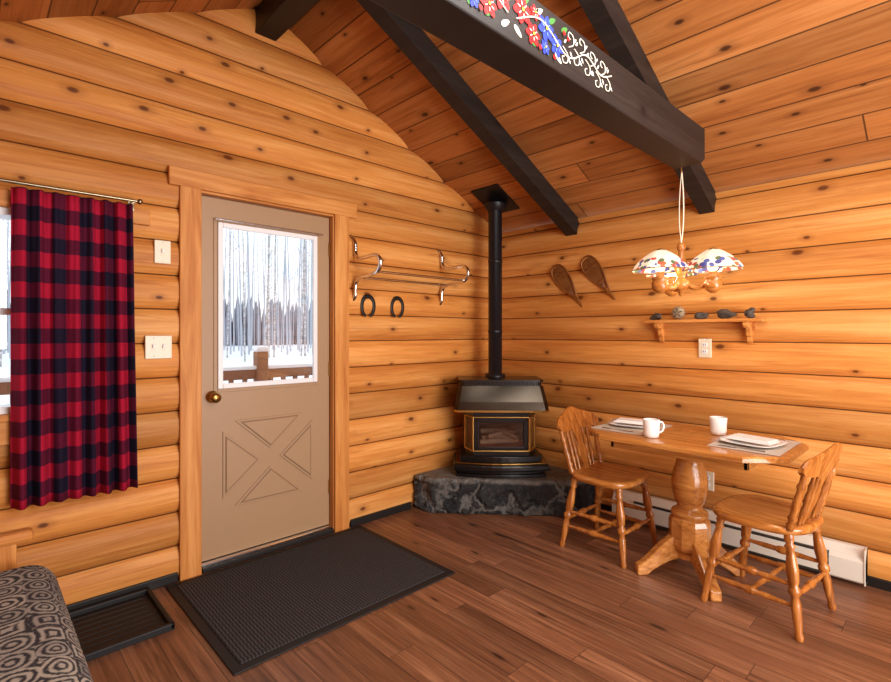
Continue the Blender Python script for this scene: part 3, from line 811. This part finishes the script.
def dish(name,loc,rz,a=.13):
    b=B()
    def r_(s,z): return [(x,y,z) for x,y in [(a*s*math.copysign(abs(math.cos(t))**.55,math.cos(t)),a*s*math.copysign(abs(math.sin(t))**.55,math.sin(t))) for t in [2*pi*k/40 for k in range(40)]]]
    b.loft([r_(.6,0),r_(.66,.0),r_(.8,.008),r_(1,.016),r_(1,.019),r_(.8,.012),r_(.66,.006),r_(.3,.005)],M_ceram)
    def nk(s,z,o=0): return [(-.06*s+o,-.10*s,z),(.05*s+o,-.10*s,z),(.06*s+o,.10*s,z),(-.05*s+o,.10*s,z)]
    b.loft([nk(1,.017),nk(1.02,.022),nk(.99,.026)],M_napkin,False); b.loft([nk(.92,.0262,.006),nk(.90,.032,.006)],M_napkin,False)
    return b.done(name,loc,rz)
dish('dinner_plate',(-.55,-1.525,TT+.0032),.25); dish('dinner_plate.001',(-.60,-2.155,TT+.0032),-.15)
def fork(name,loc,rz,kind='fork'):
    b=B(); b.tube([(-.09,0,.003),(.02,0,.005),(.045,0,.003)],[.005,.003,.003],M_steel,8,flat=.5)
    if kind=='fork':
        b.box((.043,-.010,.002),(.065,.010,.0045),M_steel,.001)
        for d in (-.008,-.0027,.0027,.008): b.tube([(.063,d,.003),(.095,d,.004)],[.0016,.0010],M_steel,6)
    else: b.box((.03,-.008,.001),(.11,.008,.004),M_steel,.0014)
    return b.done(name,loc,rz)
fork('fork',(-.755,-1.53,TT+.0035),pi/2); fork('table_knife',(-.395,-1.535,TT+.0035),pi/2,'knife')
fork('fork.001',(-.40,-2.16,TT+.0035),pi/2); fork('table_knife.001',(-.755,-2.16,TT+.0035),pi/2,'knife')
def mug(name,loc,rz):
    b=B(); b.lathe([(.028,0),(.036,.003),(.040,.02),(.041,.06),(.043,.092),(.0415,.094),(.039,.090),(.037,.05),(.034,.012),(.001,.009)],M_ceram,seg=28)
    b.tube(smoothpath([(.039,0,.075),(.058,0,.078),(.068,0,.055),(.058,0,.030),(.038,0,.025)],6),.005,M_ceram,8)
    return b.done(name,loc,rz)
mug('coffee_mug',(-.785,-1.735,TT),-.7); mug('coffee_mug.001',(-.455,-1.955,TT),.05)

# baseboard heater
b=B()
y0,y1=-2.53,-1.15
prof=[(-.035,.02),(-.095,.02),(-.105,.03),(-.105,.13),(-.09,.150),(-.088,.155),(-.060,.192),(-.035,.195)]
b.loft([[(x,y0,z) for x,z in prof],[(x,y1,z) for x,z in prof]],M_heater,False)
b.box((-.107,y0+.16,.138),(-.075,y1-.16,.150),M_heatD); b.box((-.107,y0+.16,.024),(-.09,y1-.16,.036),M_heatD)
b.box((-.109,y0,.018),(-.035,y0+.005,.196),M_heater); b.box((-.108,y0+.15,.02),(-.09,y0+.154,.15),M_heatD)
b.done('baseboard_heater')

# ------------------------------------------------------------------ hanging lamp
b=B(); LZ=1.725
wood=M_seat
b.lathe([(.012,.05),(.02,.045),(.022,.02),(.014,.01),(.014,-.02),(.03,-.05),(.035,-.09),(.022,-.12),(.016,-.135),(.035,-.15),(.045,-.17),(.035,-.19),(.015,-.205),(.012,-.225),(.001,-.232)],wood,seg=20)
lights=[]
for ang in (40,160,280):
    a=math.radians(ang); c,s_=math.cos(a),math.sin(a); R=.150
    pth=[(.02*c,.02*s_,-.165),(.06*c,.06*s_,-.19),(.10*c,.10*s_,-.185),(.13*c,.13*s_,-.16),(R*c,R*s_,-.14)]
    b.tube(smoothpath(pth,5),.012,wood,8)
    o=(R*c,R*s_,0)
    b.lathe([(.012,-.220),(.026,-.210),(.040,-.197),(.042,-.165),(.034,-.155),(.040,-.148),(.040,-.138),(.02,-.132),(.018,-.11)],wood,o,seg=18)
    b.sphere((o[0],o[1],-.085),.024,M_bulb,12)
    b.tube([(o[0],o[1],-.06),(o[0],o[1],.005)],.003,M_brass,6)
    wob=lambda t: 1+.035*math.cos(8*t)
    b.lathe([(.030,0),(.052,-.012),(.082,-.034),(.110,-.060),(.128,-.083),(.136,-.100),(.136,-.104)],M_shade,o,seg=48,cap=False,wob=wob)
    b.lathe([(.0,.012),(.012,.010),(.030,.0),(.028,-.003)],M_brass,o,seg=16,cap=False)
    lights.append((o[0],o[1]))
top=TZ0-LZ
b.tube(smoothpath([(0,0,.05),(.012,-.006,.16),(.018,-.004,.30),(.006,0,top-.02)],8),.0035,M_ivory,6)
b.tube(smoothpath([(0,0,.05),(-.010,.006,.16),(-.006,.006,.30),(.004,0,top-.02)],8),.0025,M_ivory,6)
b.tube([(0,0,top-.03),(0,0,top+.006)],.004,M_brass,6)
LX,LY=-.66,-1.84
b.done('hanging_lamp',(LX,LY,LZ))
for i,(x,y) in enumerate(lights):
    l=bpy.data.lights.new('lamp_bulb_light','POINT'); l.energy=8.0; l.color=(1,.80,.52); l.shadow_soft_size=.028
    o=bpy.data.objects.new('lamp_bulb_light',l); o.location=(LX+x,LY+y,LZ-.125); COL.objects.link(o)

# ------------------------------------------------------------------ mats, tray, couch
b=B(); b.box((-2.665,-.975,.0005),(-1.485,-.065,.008),M_rub,.003); b.box((-2.625,-.935,.006),(-1.525,-.105,.012),M_mat,.002); b.done('door_mat')
b=B(); x0,x1,y0,y1=-3.10,-2.735,-.49,-.06
b.box((x0,y0,.0005),(x1,y1,.008),M_rub,.002)
for lo,hi in (((x0,y0,.0),(x0+.02,y1,.03)),((x1-.02,y0,.0),(x1,y1,.03)),((x0,y0,.0),(x1,y0+.02,.03)),((x0,y1-.02,.0),(x1,y1,.03))): b.box((lo[0],lo[1],.0006),hi,M_rub,.006)
for i in range(8): b.box((x0+.04,y0+.05+i*.046,.006),(x1-.04,y0+.062+i*.046,.010),M_rub,.002)
b.done('boot_tray')
b=B()
def cushion(lo,hi,bev,mat,mtx=None):
    bm=bmesh.new(); bmesh.ops.create_cube(bm,size=1.0)
    for v in bm.verts: v.co=Vector([(lo[i]+hi[i])/2+v.co[i]*(hi[i]-lo[i]) for i in range(3)])
    bmesh.ops.bevel(bm,geom=bm.edges[:],offset=bev,segments=6,profile=.5,affect='EDGES')
    bm.verts.index_update(); b.add([v.co.copy() for v in bm.verts],[[v.index for v in f.verts] for f in bm.faces],mat,True,mtx); bm.free()
cushion((-4.02,-2.42,.23),(-3.15,-.45,.455),.095,M_uph)
cushion((-4.12,-2.42,.40),(-3.92,-.47,.92),.07,M_uph)
b.box((-4.05,-2.44,.17),(-3.20,-.45,.225),M_chair,.008)
for yy in (-.40,-2.49):
    b.box((-4.1,yy-.035,.505),(-3.21,yy+.035,.55),M_trimX,.016)
    for xx in (-4.06,-3.29): b.box((xx-.03,yy-.025,0),(xx+.03,yy+.025,.51),M_trimZ,.006)
    b.box((-4.06,yy-.015,.16),(-3.29,yy+.015,.23),M_trimX,.004)
    for i in range(6): xx=-3.96+i*.115; b.box((xx-.018,yy-.01,.22),(xx+.018,yy+.01,.51),M_trimZ,.003)
b.done('futon_couch')

# ------------------------------------------------------------------ outside
b=B(); b.add([(-60,.3,-.35),(60,.3,-.35),(60,90,-.1),(-60,90,-.1)],[[0,1,2,3]],M_snow); b.done('snow_ground')
b=B(); b.box((-4.2,.16,-.25),(0.6,2.0,-.02),M_snow,.03); b.done('snowy_deck')
b=B(); M_rail=plain('railing_wood',C(150,108,84),.7,0,.2,.15)
for xx in (-3.9,-2.62,-1.34,-.06): b.box((xx-.055,1.80,-.02),(xx+.055,1.91,1.12),M_rail,.01); b.box((xx-.065,1.79,1.12),(xx+.065,1.92,1.17),M_snow,.02)
b.box((-3.9,1.83,.86),(-.06,1.88,.95),M_rail,.01); b.box((-3.9,1.83,.15),(-.06,1.88,.22),M_rail,.01)
for i in range(30): xx=-3.8+i*.128; b.box((xx-.018,1.835,.2),(xx+.018,1.87,.88),M_rail)
b.box((-3.9,1.82,.95),(-.06,1.89,.985),M_snow,.012)
b.done('deck_railing')
b=B(); rnd=random.Random(3)
for i in range(520):
    d=rnd.uniform(24,54); x=rnd.uniform(-26,50); h=rnd.uniform(9,16); r=rnd.uniform(.035,.08)
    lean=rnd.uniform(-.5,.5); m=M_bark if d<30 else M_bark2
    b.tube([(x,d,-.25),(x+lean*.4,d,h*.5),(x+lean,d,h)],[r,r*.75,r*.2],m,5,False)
    for k in range(7):
        hz=rnd.uniform(.35,.95)*h; dx=rnd.choice((-1,1))*rnd.uniform(.5,1.4)
        xb=x+lean*hz/h; b.tube([(xb,d,hz),(xb+dx,d,hz+rnd.uniform(.6,1.6))],[r*.28,r*.06],m,3,False)
b.done('birch_forest')
b=B()
for i in range(1500):
    x=rnd.uniform(-40,75); d=rnd.uniform(56,66); h=rnd.uniform(2.0,6.2); 
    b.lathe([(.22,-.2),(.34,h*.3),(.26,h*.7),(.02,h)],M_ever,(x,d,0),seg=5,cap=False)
b.done('distant_woods')

# ------------------------------------------------------------------ light
w=bpy.data.worlds.new('overcast_sky'); SC.world=w; w.use_nodes=True
bg=w.node_tree.nodes['Background']; bg.inputs[0].default_value=(.88,.94,1,1); bg.inputs[1].default_value=1.6
def area(name,loc,tgt,size,e,col,sy=None):
    l=bpy.data.lights.new(name,'AREA'); l.energy=e; l.color=col; l.size=size
    if sy: l.shape='RECTANGLE'; l.size_y=sy
    o=bpy.data.objects.new(name,l); o.location=loc
    o.rotation_euler=(Vector(tgt)-Vector(loc)).to_track_quat('-Z','Y').to_euler(); COL.objects.link(o)
area('room_fill',(-2.3,-4.6,2.0),(-1.2,-.4,1.1),1.8,92,(1,.98,.96))  # added fill behind the camera to brighten the room; no fixture there
area('south_low_fill',(-1.6,-4.9,.7),(-1.2,-1.4,2.9),2.0,112,(1,.98,.97),1.2)  # added fill aimed up at the ceiling; the south wall has no window
area('overhead_fill',(-2.1,-2.6,2.75),(-1.9,-2.2,0),.9,30,(1,.96,.92))  # added overhead fill out of view; no ceiling fixture hangs there

# ------------------------------------------------------------------ camera
cd=bpy.data.cameras.new('camera'); cam=bpy.data.objects.new('camera',cd); COL.objects.link(cam)
cd.sensor_width=36; cd.lens=500/891*36; cd.shift_y=-8/891; cd.clip_start=.05
cam.location=(-3.389,-2.896,1.30)
th=math.radians(46.4)
cam.rotation_euler=(pi/2,0,th-pi/2)
SC.camera=cam
SC.view_settings.view_transform='Standard'
SC.view_settings.look='None'
